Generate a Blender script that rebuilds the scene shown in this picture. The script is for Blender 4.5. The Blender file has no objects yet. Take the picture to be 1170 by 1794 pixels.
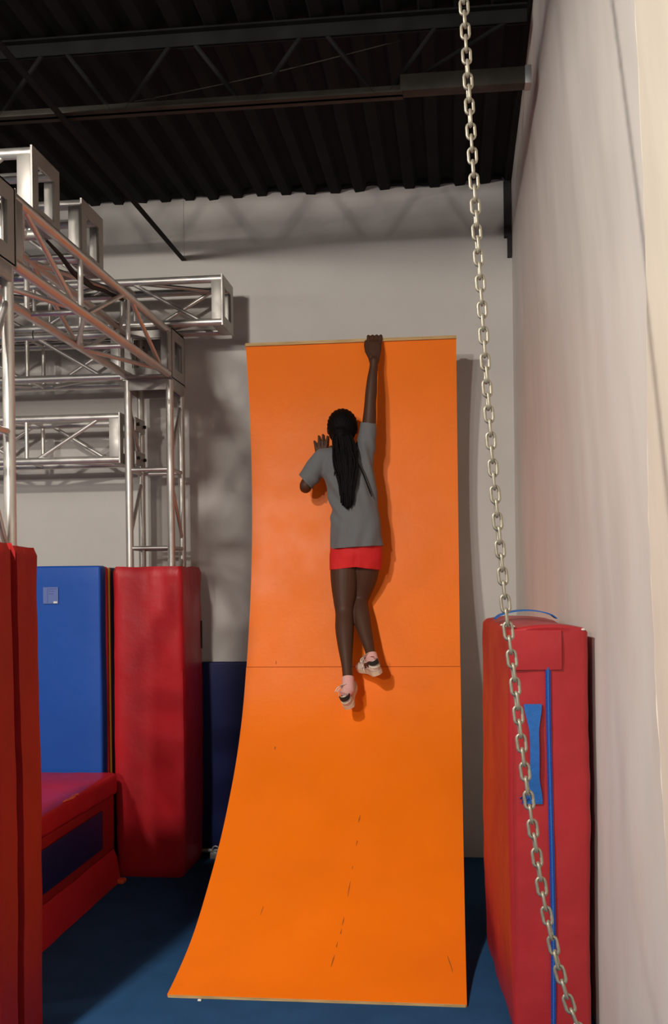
import bpy, bmesh, math, random
from mathutils import Vector, Matrix, noise
random.seed(7)
C = bpy.context.scene.collection
scene = bpy.context.scene

# ------------------------------------------------------------------ camera, world, lights, exposure
cam_d = bpy.data.cameras.new('camera')
cam = bpy.data.objects.new('camera', cam_d); C.objects.link(cam)
cam_d.sensor_fit = 'VERTICAL'; cam_d.sensor_height = 36.0; cam_d.sensor_width = 36.0
cam_d.lens = 1839.0 / 1794.0 * 36.0
cam_d.shift_y = (1014.0 - 897.0) / 1794.0
cam_d.clip_start = 0.05
cam.matrix_world = (Matrix.Translation((0, 0, 1.708)) @ Matrix.Rotation(0.1138, 4, 'Z')
                    @ Matrix.Rotation(math.pi / 2, 4, 'X') @ Matrix.Rotation(-0.0124, 4, 'Z'))
scene.camera = cam

world = bpy.data.worlds.new('gym_ambient'); scene.world = world
world.use_nodes = True
bgn = world.node_tree.nodes['Background']
bgn.inputs['Color'].default_value = (1.0, 0.88, 0.78, 1)
bgn.inputs['Strength'].default_value = 0.085

def area(name, loc, target, size, power, col):
    d = bpy.data.lights.new(name, 'AREA'); d.shape = 'DISK'; d.size = size
    d.energy = power; d.color = col
    o = bpy.data.objects.new(name, d); C.objects.link(o); o.location = loc
    v = Vector(target) - Vector(loc)
    o.rotation_euler = v.to_track_quat('-Z', 'Y').to_euler()
    return o
area('high_bay_light_key', (-3.3, -7.6, 3.68), (-0.9, 6.0, 1.6), 0.40, 345, (1.0, 0.95, 0.87))
area('high_bay_light_overhead', (-1.95, 1.3, 3.72), (-1.35, 2.6, 0.0), 0.20, 160, (1.0, 0.93, 0.84))
area('right_wall_fill', (-2.05, -0.6, 3.70), (0.4, 3.6, 2.9), 0.30, 36, (1.0, 0.96, 0.89))  # fill lamp added to brighten the upper right wall
area('high_bay_light_side', (-5.4, 2.4, 3.72), (-1.0, 6.2, 2.6), 0.6, 25, (1.0, 0.93, 0.84))

vs = scene.view_settings
vs.view_transform = 'Standard'; vs.look = 'None'; vs.gamma = 1.0; vs.use_curve_mapping = False
vs.exposure = -0.06

# ------------------------------------------------------------------ materials
def new_mat(name):
    m = bpy.data.materials.new(name); m.use_nodes = True
    return m, m.node_tree.nodes, m.node_tree.links, m.node_tree.nodes['Principled BSDF']

def mat(name, col, rough=0.5, metal=0.0, var=0.0, vscale=6.0, bump=0.0, bscale=60.0, rvar=0.0, rscale=4.0,
        spec=0.5, stretch=None, coat=0.0, sheen=0.0, bdist=0.01):
    m, N, L, p = new_mat(name)
    p.inputs['Base Color'].default_value = (*col, 1); p.inputs['Roughness'].default_value = rough
    p.inputs['Metallic'].default_value = metal
    p.inputs['Specular IOR Level'].default_value = spec
    if coat: p.inputs['Coat Weight'].default_value = coat; p.inputs['Coat Roughness'].default_value = 0.25
    if sheen: p.inputs['Sheen Weight'].default_value = sheen
    tc = N.new('ShaderNodeTexCoord'); src = tc.outputs['Object']
    if stretch:
        mp = N.new('ShaderNodeMapping'); mp.inputs['Scale'].default_value = stretch
        L.new(src, mp.inputs['Vector']); src = mp.outputs['Vector']
    def nz(scale, detail=5):
        n = N.new('ShaderNodeTexNoise'); n.inputs['Scale'].default_value = scale; n.inputs['Detail'].default_value = detail
        L.new(src, n.inputs['Vector']); return n
    if var:
        n = nz(vscale); r = N.new('ShaderNodeMapRange'); L.new(n.outputs['Fac'], r.inputs['Value'])
        r.inputs['From Min'].default_value = 0.3; r.inputs['From Max'].default_value = 0.7
        mx = N.new('ShaderNodeMix'); mx.data_type = 'RGBA'
        L.new(r.outputs['Result'], mx.inputs['Factor'])
        mx.inputs[6].default_value = (*[c * (1 - var) for c in col], 1)
        mx.inputs[7].default_value = (*[min(1, c * (1 + var)) for c in col], 1)
        L.new(mx.outputs[2], p.inputs['Base Color'])
    if rvar:
        n = nz(rscale, 3); r = N.new('ShaderNodeMapRange'); L.new(n.outputs['Fac'], r.inputs['Value'])
        r.inputs['From Min'].default_value = 0.3; r.inputs['From Max'].default_value = 0.7
        r.inputs['To Min'].default_value = max(0.05, rough - rvar); r.inputs['To Max'].default_value = min(1, rough + rvar)
        L.new(r.outputs['Result'], p.inputs['Roughness'])
    if bump:
        n = nz(bscale, 6); b = N.new('ShaderNodeBump'); b.inputs['Strength'].default_value = bump
        b.inputs['Distance'].default_value = bdist
        L.new(n.outputs['Fac'], b.inputs['Height']); L.new(b.outputs['Normal'], p.inputs['Normal'])
    return m

M = {}
M['wall'] = mat('painted_block_wall', (0.58, 0.55, 0.515), 0.75, var=0.05, vscale=2.0, bump=0.12, bscale=35)
M['wall_r'] = mat('painted_side_wall', (0.68, 0.635, 0.585), 0.55, var=0.06, vscale=2.5, bump=0.10, bscale=10, stretch=(1, 1.5, 0.5), rvar=0.12)
M['pilaster'] = mat('cream_painted_plaster', (0.74, 0.66, 0.55), 0.5, var=0.06, vscale=4, bump=0.18, bscale=9, stretch=(1, 1.5, 0.5))
M['floor'] = mat('blue_carpet_foam', (0.018, 0.076, 0.185), 0.9, spec=0.15, var=0.12, vscale=5, bump=0.4, bscale=420)
M['deck'] = mat('black_roof_deck', (0.0085, 0.0088, 0.008), 0.9, var=0.3, vscale=3, spec=0.2)
M['joist'] = mat('black_painted_steel', (0.009, 0.009, 0.0085), 0.8, spec=0.2, var=0.3, vscale=8)
M['chord'] = mat('dusty_dark_steel', (0.040, 0.034, 0.026), 0.7, spec=0.25, var=0.3, vscale=10)
M['orange'] = mat('orange_painted_ply', (0.92, 0.188, 0.004), 0.44, spec=0.24, var=0.05, vscale=2.2, bump=0.06, bscale=40, rvar=0.06, rscale=5)
M['wood'] = mat('raw_ply_edge', (0.52, 0.33, 0.13), 0.7, var=0.25, vscale=30, stretch=(0.3, 3, 6))
M['seam'] = mat('dark_gap', (0.10, 0.03, 0.01), 0.9)
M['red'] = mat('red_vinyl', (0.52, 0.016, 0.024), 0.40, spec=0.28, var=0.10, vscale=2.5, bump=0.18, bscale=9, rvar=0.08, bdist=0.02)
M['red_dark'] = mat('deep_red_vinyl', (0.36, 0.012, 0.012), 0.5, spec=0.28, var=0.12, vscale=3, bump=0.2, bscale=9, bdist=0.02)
M['red_mat'] = mat('crash_mat_red_vinyl', (0.40, 0.022, 0.026), 0.42, spec=0.35, var=0.10, vscale=3, bump=0.2, bscale=10, rvar=0.08, bdist=0.02)
M['blue'] = mat('royal_blue_vinyl', (0.010, 0.080, 0.40), 0.45, spec=0.28, var=0.08, vscale=2, bump=0.1, bscale=8, bdist=0.02)
M['navy'] = mat('navy_vinyl', (0.010, 0.016, 0.085), 0.5, spec=0.28, var=0.12, vscale=2, bump=0.1, bscale=8)
M['navy_dark'] = mat('dark_navy_vinyl', (0.008, 0.011, 0.035), 0.5)
M['yellow'] = mat('yellow_vinyl', (0.62, 0.27, 0.02), 0.5)
M['webbing'] = mat('blue_webbing', (0.010, 0.12, 0.42), 0.7, bump=0.4, bscale=300, var=0.1, vscale=40)
M['zip'] = mat('blue_zipper_tape', (0.015, 0.045, 0.30), 0.7, bump=0.5, bscale=260)
M['alu'] = mat('aluminium_tube', (0.70, 0.665, 0.62), 0.40, metal=0.8, rvar=0.10, rscale=12, var=0.05, vscale=8)
M['alu_plate'] = mat('aluminium_plate', (0.46, 0.435, 0.40), 0.5, metal=0.7, rvar=0.10, rscale=12)
M['bolt'] = mat('black_bolt', (0.015, 0.015, 0.015), 0.5, metal=0.3)
M['chain'] = mat('zinc_chain', (0.31, 0.28, 0.22), 0.45, metal=0.55, var=0.15, vscale=60)
M['black'] = mat('black_rubber', (0.012, 0.011, 0.010), 0.7)
M['skin'] = mat('dark_skin', (0.070, 0.028, 0.0145), 0.55, var=0.06, vscale=10, spec=0.3)
M['shirt'] = mat('grey_cotton', (0.135, 0.138, 0.140), 0.9, var=0.05, vscale=8, bump=0.15, bscale=500, sheen=0.1)
M['shorts'] = mat('red_jersey', (0.62, 0.012, 0.012), 0.8, var=0.06, vscale=8, bump=0.1, bscale=400)
M['hair'] = mat('black_hair', (0.0035, 0.0028, 0.0024), 0.65, bump=0.4, bscale=120, spec=0.1)
M['shoe'] = mat('white_leather', (0.70, 0.63, 0.54), 0.5, var=0.05, vscale=20)
M['sole'] = mat('cream_sole', (0.68, 0.58, 0.42), 0.6)
M['sock'] = mat('pink_sock', (0.72, 0.38, 0.34), 0.9, bump=0.2, bscale=300)
M['mark'] = mat('black_shoe_trim', (0.015, 0.017, 0.015), 0.6)
M['label'] = mat('faded_printed_label', (0.11, 0.17, 0.42), 0.6)
M['label_ink'] = mat('label_print', (0.05, 0.09, 0.30), 0.6)
M['white'] = mat('white_paper', (0.75, 0.73, 0.68), 0.7)
M['grey_metal'] = mat('grey_fitting', (0.42, 0.41, 0.40), 0.5, metal=0.4)
M['bare'] = mat('orange_tape', (0.75, 0.10, 0.03), 0.5)
M['worn'] = mat('worn_scrim', (0.72, 0.62, 0.52), 0.9)
M['eye'] = mat('eye_white', (0.7, 0.68, 0.64), 0.3)

# ------------------------------------------------------------------ helpers
def link_mesh(name, me, m, parent=None, smooth=False):
    o = bpy.data.objects.new(name, me); C.objects.link(o)
    if m is not None and len(me.materials) == 0:
        me.materials.append(M[m] if isinstance(m, str) else m)
    if smooth:
        for p in me.polygons: p.use_smooth = True
    if parent is not None: o.parent = parent
    return o

def obj(name, bm, m, parent=None, smooth=False, recalc=True):
    if recalc: bmesh.ops.recalc_face_normals(bm, faces=bm.faces)
    me = bpy.data.meshes.new(name); bm.to_mesh(me); bm.free()
    if smooth:
        for p in me.polygons: p.use_smooth = True
    me.set_sharp_from_angle(angle=math.radians(42))
    return link_mesh(name, me, m, parent)

def tag(o, label=None, cat=None, group=None, kind=None):
    if label: o['label'] = label
    if cat: o['category'] = cat
    if group: o['group'] = group
    if kind: o['kind'] = kind
    return o

def thing(name, label, cat, loc=(0, 0, 0), rotz=0.0, group=None):
    o = bpy.data.objects.new(name, None); C.objects.link(o)
    o.empty_display_size = 0.1
    o.location = loc; o.rotation_euler = (0, 0, rotz)
    return tag(o, label, cat, group)

def bx(bm, x0, x1, y0, y1, z0, z1, mtx=None, bev=0.0):
    r = bmesh.ops.create_cube(bm, size=1.0)
    vs_ = r['verts']
    for v in vs_:
        v.co = Vector((x0 + (v.co.x + .5) * (x1 - x0), y0 + (v.co.y + .5) * (y1 - y0), z0 + (v.co.z + .5) * (z1 - z0)))
    if bev > 0:
        es = list({e for v in vs_ for e in v.link_edges})
        rr = bmesh.ops.bevel(bm, geom=es, offset=bev, segments=2, affect='EDGES', profile=0.5)
        vs_ = list({v for f in rr['faces'] for v in f.verts} | {v for v in vs_ if v.is_valid})
    if mtx is not None:
        for v in vs_: v.co = mtx @ v.co
    return vs_

def frame(d):
    d = Vector(d).normalized()
    a = Vector((0, 0, 1)) if abs(d.z) < 0.9 else Vector((1, 0, 0))
    u = d.cross(a).normalized(); w = d.cross(u).normalized()
    return u, w

def tube(bm, p0, p1, r, n=12, r1=None, cap=True):
    p0 = Vector(p0); p1 = Vector(p1); u, w = frame(p1 - p0)
    r1 = r if r1 is None else r1
    A = [bm.verts.new(p0 + (u * math.cos(2*math.pi*i/n) + w * math.sin(2*math.pi*i/n)) * r) for i in range(n)]
    B = [bm.verts.new(p1 + (u * math.cos(2*math.pi*i/n) + w * math.sin(2*math.pi*i/n)) * r1) for i in range(n)]
    for i in range(n):
        f = bm.faces.new((A[i], A[(i+1) % n], B[(i+1) % n], B[i])); f.smooth = True
    if cap: bm.faces.new(A[::-1]); bm.faces.new(B)

def path_tube(bm, pts, rad, n=8, closed=False):
    pts = [Vector(p) for p in pts]; rings = []
    m = len(pts)
    prev = None
    for i, p in enumerate(pts):
        if closed: d = pts[(i+1) % m] - pts[i-1]
        else: d = pts[min(i+1, m-1)] - pts[max(i-1, 0)]
        if prev is None: u, w = frame(d)
        else:
            d = d.normalized(); u = (prev - d * prev.dot(d)).normalized(); w = d.cross(u).normalized()
        prev = u
        r = rad[i] if isinstance(rad, (list, tuple)) else rad
        rings.append([bm.verts.new(p + (u * math.cos(2*math.pi*k/n) + w * math.sin(2*math.pi*k/n)) * r) for k in range(n)])
    for i in range(m if closed else m - 1):
        A, B = rings[i], rings[(i+1) % m]
        for k in range(n):
            f = bm.faces.new((A[k], A[(k+1) % n], B[(k+1) % n], B[k])); f.smooth = True
    if not closed:
        bm.faces.new(rings[0][::-1]); bm.faces.new(rings[-1])

def capsule(bm, p0, p1, r0, r1, n=22, h=6):
    """round-ended tapered limb segment"""
    p0 = Vector(p0); p1 = Vector(p1); d = (p1 - p0)
    if d.length < 1e-6: d = Vector((0, 0, 1e-4))
    dn = d.normalized(); u, w = frame(d)
    rings = []
    for i in range(1, h + 1):
        a = math.pi/2 * (i / h)
        rings.append((p0 - dn * r0 * math.cos(a), r0 * math.sin(a)))
    for i in range(0, h):
        a = math.pi/2 * (1 - i / h)
        rings.append((p1 + dn * r1 * math.cos(a), r1 * math.sin(a)))
    R = [[bm.verts.new(c + (u * math.cos(2*math.pi*k/n) + w * math.sin(2*math.pi*k/n)) * r) for k in range(n)] for c, r in rings]
    a = bm.verts.new(p0 - dn * r0); b = bm.verts.new(p1 + dn * r1)
    for k in range(n):
        bm.faces.new((a, R[0][(k+1) % n], R[0][k])); bm.faces.new((b, R[-1][k], R[-1][(k+1) % n]))
        for i in range(len(R) - 1):
            bm.faces.new((R[i][k], R[i][(k+1) % n], R[i+1][(k+1) % n], R[i+1][k]))

def chain_caps(bm, pts):
    for a, b in zip(pts[:-1], pts[1:]):
        capsule(bm, a[0], b[0], a[1], b[1])

def limb(bm, pts, k=5):
    # smooth tapered limb through the given joints
    P = [(p[0][0], p[0][1], p[0][2], p[1]) for p in pts]
    m = (len(P) - 1) * k
    Q = [cr(P, (len(P) - 1) * i / m) for i in range(m + 1)]
    chain_caps(bm, [((q[0], q[1], q[2]), q[3]) for q in Q])

def ellipsoid(bm, c, rx, ry, rz, rot=None, nu=20, nv=14):
    r = bmesh.ops.create_uvsphere(bm, u_segments=nu, v_segments=nv, radius=1.0)
    for v in r['verts']:
        p = Vector((v.co.x * rx, v.co.y * ry, v.co.z * rz))
        if rot is not None: p = rot @ p
        v.co = p + Vector(c)

def loft(bm, rings, n=28, power=2.0):
    """horizontal superellipse rings (x, y, z, hx, hy)"""
    R = []
    for (x, y, z, hx, hy) in rings:
        row = []
        for k in range(n):
            a = 2 * math.pi * k / n; c, s = math.cos(a), math.sin(a)
            e = 2.0 / power
            row.append(bm.verts.new((x + hx * math.copysign(abs(c) ** e, c), y + hy * math.copysign(abs(s) ** e, s), z)))
        R.append(row)
    for i in range(len(R) - 1):
        for k in range(n): bm.faces.new((R[i][k], R[i][(k+1) % n], R[i+1][(k+1) % n], R[i+1][k]))
    bm.faces.new(R[0][::-1]); bm.faces.new(R[-1])

def remeshed(bm, voxel, smooth_iter=6, factor=0.5):
    """union of overlapping solids grown into one continuous skin"""
    bmesh.ops.recalc_face_normals(bm, faces=bm.faces)
    me = bpy.data.meshes.new('tmp'); bm.to_mesh(me); bm.free()
    o = bpy.data.objects.new('tmp', me); C.objects.link(o)
    r = o.modifiers.new('r', 'REMESH'); r.mode = 'VOXEL'; r.voxel_size = voxel; r.adaptivity = 0
    s = o.modifiers.new('s', 'SMOOTH'); s.factor = factor; s.iterations = smooth_iter
    dg = bpy.context.evaluated_depsgraph_get(); dg.update()
    out = bpy.data.meshes.new_from_object(o.evaluated_get(dg))
    bpy.data.objects.remove(o); bpy.data.meshes.remove(me)
    out.materials.clear()
    return out

def cr(P, t):
    n = len(P) - 1; i = min(int(t), n - 1); u = t - i
    p0, p1, p2, p3 = P[max(i-1, 0)], P[i], P[i+1], P[min(i+2, n)]
    return tuple(0.5 * ((2*b) + (-a+c)*u + (2*a-5*b+4*c-d)*u*u + (-a+3*b-3*c+d)*u**3) for a, b, c, d in zip(p0, p1, p2, p3))
def sm(a, b, x):
    t = max(0.0, min(1.0, (x - a) / (b - a))); return t * t * (3 - 2 * t)

def soft_box(bm, x0, x1, y0, y1, z0, z1, r, step=0.05, disp=None, mtx=None):
    """padded block: rounded edges, gently displaced skin"""
    nx = max(3, int((x1-x0)/step)); ny = max(3, int((y1-y0)/step)); nz = max(3, int((z1-z0)/step))
    def coords(a, b, n):
        c = [a, a + r*0.3, a + r*0.7, a + r]
        k = max(1, n)
        c += [a + r + (b-a-2*r) * i / k for i in range(1, k)]
        c += [b - r, b - r*0.7, b - r*0.3, b]
        return c
    X, Y, Z = coords(x0, x1, nx), coords(y0, y1, ny), coords(z0, z1, nz)
    cache = {}
    def V(i, j, k):
        key = (i, j, k)
        if key not in cache:
            p = Vector((X[i], Y[j], Z[k]))
            q = Vector((min(max(p.x, x0+r), x1-r), min(max(p.y, y0+r), y1-r), min(max(p.z, z0+r), z1-r)))
            d = p - q
            nrm = d.normalized() if d.length > 1e-9 else Vector((0, 0, 0))
            p = q + nrm * r
            if disp is not None: p = p + nrm * disp(p, nrm)
            if mtx is not None: p = mtx @ p
            cache[key] = bm.verts.new(p)
        return cache[key]
    I, J, K = len(X)-1, len(Y)-1, len(Z)-1
    def quad(a, b, c, d):
        f = bm.faces.new((a, b, c, d)); f.smooth = True
    for i in range(I):
        for j in range(J):
            for k in (0, K): quad(V(i, j, k), V(i+1, j, k), V(i+1, j+1, k), V(i, j+1, k))
        for k in range(K):
            for j in (0, J): quad(V(i, j, k), V(i+1, j, k), V(i+1, j, k+1), V(i, j, k+1))
    for j in range(J):
        for k in range(K):
            for i in (0, I): quad(V(i, j, k), V(i, j+1, k), V(i, j+1, k+1), V(i, j, k+1))

def rounded_loop(x0, x1, y0, y1, r, step):
    pts = []
    cs = [(x1-r, y0+r, -90), (x1-r, y1-r, 0), (x0+r, y1-r, 90), (x0+r, y0+r, 180)]
    for idx, (cx, cy, a0) in enumerate(cs):
        for i in range(5):
            a = math.radians(a0 + 90 * i / 4)
            pts.append((cx + r*math.cos(a), cy + r*math.sin(a), math.cos(a), math.sin(a)))
        nx_, ny_, b0 = cs[(idx+1) % 4]
        a = math.radians(a0 + 90)
        p = Vector((cx + r*math.cos(a), cy + r*math.sin(a))); q = Vector((nx_ + r*math.cos(a), ny_ + r*math.sin(a)))
        k = max(1, int((q-p).length / step))
        for i in range(1, k):
            w = p.lerp(q, i / k); pts.append((w.x, w.y, math.cos(a), math.sin(a)))
    return pts

def strip_sleeve(bm, pts, z0, z1, t, step, disp, closed=True, zfun=None):
    """vinyl padding panel standing around a post: loop of (x,y,nx,ny), thickness t inward"""
    nz = int((z1 - z0) / step); n = len(pts)
    lev = [z0, z0+.01, z0+.03] + [z0 + .03 + (z1-z0-.06)*i/nz for i in range(1, nz)] + [z1-.03, z1-.01, z1]
    out, inn = [], []
    for z in lev:
        e = min(z - z0, z1 - z); pull = -0.012 * (1 - sm(0, .03, e))
        ro, ri = [], []
        for i, (x, y, a, b) in enumerate(pts):
            d = disp(x, y, z, a, b) + pull
            zz = z + (zfun(x, y, z) if zfun else 0)
            ro.append(bm.verts.new((x + a*d, y + b*d, zz))); ri.append(bm.verts.new((x - a*t, y - b*t, zz)))
        out.append(ro); inn.append(ri)
    m = n if closed else n - 1
    for k in range(len(lev) - 1):
        for i in range(m):
            j = (i+1) % n
            f = bm.faces.new((out[k][i], out[k][j], out[k+1][j], out[k+1][i])); f.smooth = True
            f = bm.faces.new((inn[k][j], inn[k][i], inn[k+1][i], inn[k+1][j])); f.smooth = True
    for i in range(m):
        j = (i+1) % n
        bm.faces.new((out[-1][i], out[-1][j], inn[-1][j], inn[-1][i]))
        bm.faces.new((out[0][j], out[0][i], inn[0][i], inn[0][j]))
    if not closed:
        for k in range(len(lev) - 1):
            for i in (0, n-1):
                bm.faces.new((out[k][i], out[k+1][i], inn[k+1][i], inn[k][i]))

def nz3(x, y, z, s): return noise.noise(Vector((x*s, y*s, z*s)))

# ------------------------------------------------------------------ the setting
bm = bmesh.new(); bx(bm, -7, 1.45, -10, 6.6, -0.12, 0.0)
tag(obj('floor', bm, 'floor'), kind='structure')
bm = bmesh.new(); bx(bm, -7, 0.5, 6.45, 6.6, 0.0, 4.3)
tag(obj('wall_back', bm, 'wall'), kind='structure')

def xr(y, z):
    xb = 0.372 + 0.060 * (6.45 - y)
    xt = 0.374 - 0.010 * (6.45 - y)
    s = max(0.0, (z - 1.5) / 2.615); s = min(1.0, s) ** 1.35
    w = 0.004 * nz3(0.3, y*1.3, z*0.35, 1.0) + 0.003 * nz3(5.3, y*4, z*0.6, 1.0)
    return xb * (1 - s) + xt * s + w
def surf_x(name, fun, ys, zs, thick, m):
    bm = bmesh.new()
    A = [[bm.verts.new((fun(y, z), y, z)) for z in zs] for y in ys]
    B = [[bm.verts.new((fun(y, z) + thick, y, z)) for z in zs] for y in ys]
    for i in range(len(ys) - 1):
        for j in range(len(zs) - 1):
            f = bm.faces.new((A[i][j], A[i+1][j], A[i+1][j+1], A[i][j+1])); f.smooth = True
            f = bm.faces.new((B[i][j], B[i][j+1], B[i+1][j+1], B[i+1][j]))
    for i in range(len(ys) - 1):
        for j in (0, len(zs)-1): bm.faces.new((A[i][j], A[i+1][j], B[i+1][j], B[i][j]))
    for j in range(len(zs) - 1):
        for i in (0, len(ys)-1): bm.faces.new((A[i][j], A[i][j+1], B[i][j+1], B[i][j]))
    return obj(name, bm, m)
ys = [-10 + 13.2 * i / 20 for i in range(20)] + [3.2 + 3.25 * i / 40 for i in range(41)]
zs = [4.125 * i / 44 for i in range(45)]
wr = tag(surf_x('wall_right', xr, ys, zs, 0.12, 'wall_r'), kind='structure')
# the cream pilaster nearest the camera, with a ragged bead along its edge
PE = [(0.0, 2.86), (0.634, 2.934), (1.012, 2.97), (1.242, 3.007), (1.477, 3.053), (1.719, 3.045), (1.88, 3.025), (2.11, 2.957), (2.327, 2.875), (2.533, 2.799), (2.73, 2.729), (2.919, 2.668), (3.094, 2.611), (4.2, 2.3)]
def pil_edge(z):
    for (z0, y0), (z1, y1) in zip(PE[:-1], PE[1:]):
        if z0 <= z <= z1: return y0 + (y1 - y0) * (z - z0) / (z1 - z0)
    return PE[-1][1]
def xp(y, z): return xr(y, z) - 0.016 + 0.004 * nz3(y*6, 2.0, z*1.3, 1.0)
bm = bmesh.new()
zz = [4.1 * i / 110 for i in range(111)]
cols = [0.0, 0.006, 0.03, 0.08, 0.16, 0.3, 0.6, 1.2, 3.0, 6.0]
A = [[bm.verts.new((xp(pil_edge(z) - c, z) + (0.012 if c == 0 else 0), pil_edge(z) - c + 0.006 * nz3(1, z*9, 3, 1.0), z)) for z in zz] for c in cols]
for i in range(len(cols)-1):
    for j in range(110):
        f = bm.faces.new((A[i][j], A[i+1][j], A[i+1][j+1], A[i][j+1])); f.smooth = True
Bk = [[bm.verts.new((xr(pil_edge(z) - c, z) + 0.01, pil_edge(z) - c, z)) for z in zz] for c in (0.0, 6.0)]
for j in range(110):
    bm.faces.new((A[0][j], A[0][j+1], Bk[0][j+1], Bk[0][j])); bm.faces.new((A[-1][j], Bk[1][j], Bk[1][j+1], A[-1][j+1]))
    bm.faces.new((Bk[0][j], Bk[0][j+1], Bk[1][j+1], Bk[1][j]))
tag(obj('trim_1', bm, 'pilaster'), kind='structure')
bm = bmesh.new()
path_tube(bm, [(xp(pil_edge(z), z) + 0.004 + 0.003*nz3(7, z*11, 1, 1), pil_edge(z) + 0.002 + 0.006 * nz3(1, z*9, 3, 1.0), z) for z in [0.05 + 4.0*i/160 for i in range(161)]],
          [max(0.0012, 0.0035 + 0.004 * nz3(2, i*0.11, 4, 1)) for i in range(161)], 6)
tag(obj('trim_2', bm, M['pilaster']), kind='structure')

# corrugated roof deck, flutes run front to back
bm = bmesh.new()
prof = []; x = -7.0; pitch = 0.153
while x < 0.45:
    prof += [(x, 4.092), (x + 0.055, 4.092), (x + 0.075, 4.130), (x + 0.133, 4.130)]; x += pitch
prof = [p for p in prof if p[0] < 0.46]
rows = [-10, 0, 3, 5, 6.2, 6.45]
R = []
for y in rows:
    R.append([bm.verts.new((px, y, pz + (0.014 * nz3(px*2.3, 1, 0, 1) + 0.010*nz3(px*9, 4, 0, 1) if y > 6 else 0))) for px, pz in prof])
for i in range(len(rows)-1):
    for j in range(len(prof)-1): bm.faces.new((R[i][j], R[i][j+1], R[i+1][j+1], R[i+1][j]))
bx(bm, -7, 0.5, -10, 6.6, 4.22, 4.30)
tag(obj('ceiling', bm, 'deck'), kind='structure')
# ragged spray foam bead where the deck meets the back wall
bm = bmesh.new()
pts = []; rr = []
for i in range(221):
    px = -3.4 + 3.72 * i / 220
    pts.append((px, 6.425, 4.135 + 0.016 * nz3(px*3.1, 3, 9, 1) + 0.008 * nz3(px*12, 3, 2, 1))); rr.append(0.030 + 0.006 * nz3(px*7, 1, 1, 1))
path_tube(bm, pts, rr, 8)
tag(obj('trim_3', bm, 'deck'), kind='structure')

def make_joist(y, label):
    t = thing('roof_joist', label, 'joist', (0, y, 3.75), group='open web roof joists')
    bm = bmesh.new()
    bx(bm, -7, -0.19, -0.040, -0.006, 0.0, 0.006); bx(bm, -7, -0.19, -0.010, -0.006, 0.0, 0.04)
    bx(bm, -7, -0.19, 0.006, 0.040, 0.0, 0.006); bx(bm, -7, -0.19, 0.006, 0.010, 0.0, 0.04)
    obj('bottom_chord', bm, 'chord', t)
    bm = bmesh.new()
    bx(bm, -7, 0.33, -0.045, -0.006, 0.325, 0.333); bx(bm, -7, 0.33, -0.012, -0.006, 0.27, 0.325)
    bx(bm, -7, 0.33, 0.006, 0.045, 0.325, 0.333); bx(bm, -7, 0.33, 0.006, 0.012, 0.27, 0.325)
    obj('top_chord', bm, 'joist', t)
    xb = -0.28
    while xb > -6.8:
        for s in (-1, 1):
            bm = bmesh.new(); tube(bm, (xb + s*0.035, 0, 0.02), (xb + s*0.255, 0, 0.31), 0.0105, 8)
            obj('web_bar', bm, 'joist', t)
        xb -= 0.575
    bm = bmesh.new(); tube(bm, (-0.17, 0.0, 0.05), (0.30, 0.0, 0.31), 0.009, 8); obj('web_bar', bm, 'joist', t)
    return t
j = make_joist(4.45, 'black open-web steel roof joist crossing above the orange ramp')
b = bmesh.new(); bx(b, -0.20, 0.345, -0.035, 0.035, 0.004, 0.075, bev=0.004)
obj('bottom_chord_extension', b, 'chord', j)
b = bmesh.new(); bx(b, 0.318, 0.345, -0.038, 0.038, 0.002, 0.078, bev=0.003)
obj('seat_plate', b, 'grey_metal', j)
for y in (2.55, 0.75):
    jj = make_joist(y, 'black open-web roof joist ' + ('next in front of the one over the ramp' if y > 2 else 'farthest forward, nearly above the camera'))
# bridging bar under the joists
bm = bmesh.new(); bx(bm, -1.675, -1.645, -1.0, 6.445, 3.716, 3.721); bx(bm, -1.675, -1.670, -1.0, 6.445, 3.721, 3.748)
tag(obj('bridging_bar', bm, 'joist'), 'dark steel bridging bar running from the joist to the back wall', 'steel bar')
# dark corner angle
bm = bmesh.new(); bx(bm, 0.326, 0.366, 6.41, 6.449, 3.76, 4.10); bx(bm, 0.345, 0.366, 6.41, 6.449, 3.64, 3.76)
tag(obj('corner_angle', bm, 'black'), 'narrow black steel angle in the upper right corner of the back wall', 'steel bar')
# thin sagging cable strung behind the joist
bm = bmesh.new()
path_tube(bm, [(-1.95 + 1.75*i/20, 4.56, 3.80 + 0.24*(i/20) - 0.03*math.sin(math.pi*i/20)) for i in range(21)], 0.0022, 5)
tag(obj('ceiling_cable', bm, 'chord'), 'thin grey cable sagging through the roof joist webbing', 'cable')
# vertical joint in the back wall
bm = bmesh.new(); bx(bm, -1.667, -1.659, 6.444, 6.4505, 3.74, 4.10)
tag(obj('trim_4', bm, 'wall'), kind='structure')

# navy wall padding behind the ramp
for i, (a, b_) in enumerate(((-3.2, -1.985), (-1.98, -0.76))):
    bm = bmesh.new(); soft_box(bm, a, b_, 6.385, 6.449, 0.02, 1.20, 0.012, 0.15)
    tag(obj('wall_pad', bm, 'navy'), ['navy blue wall pad behind the blue folding mat', 'navy blue wall pad beside the left edge of the orange ramp'][i], 'wall pad', 'navy pads along the back wall')

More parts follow.
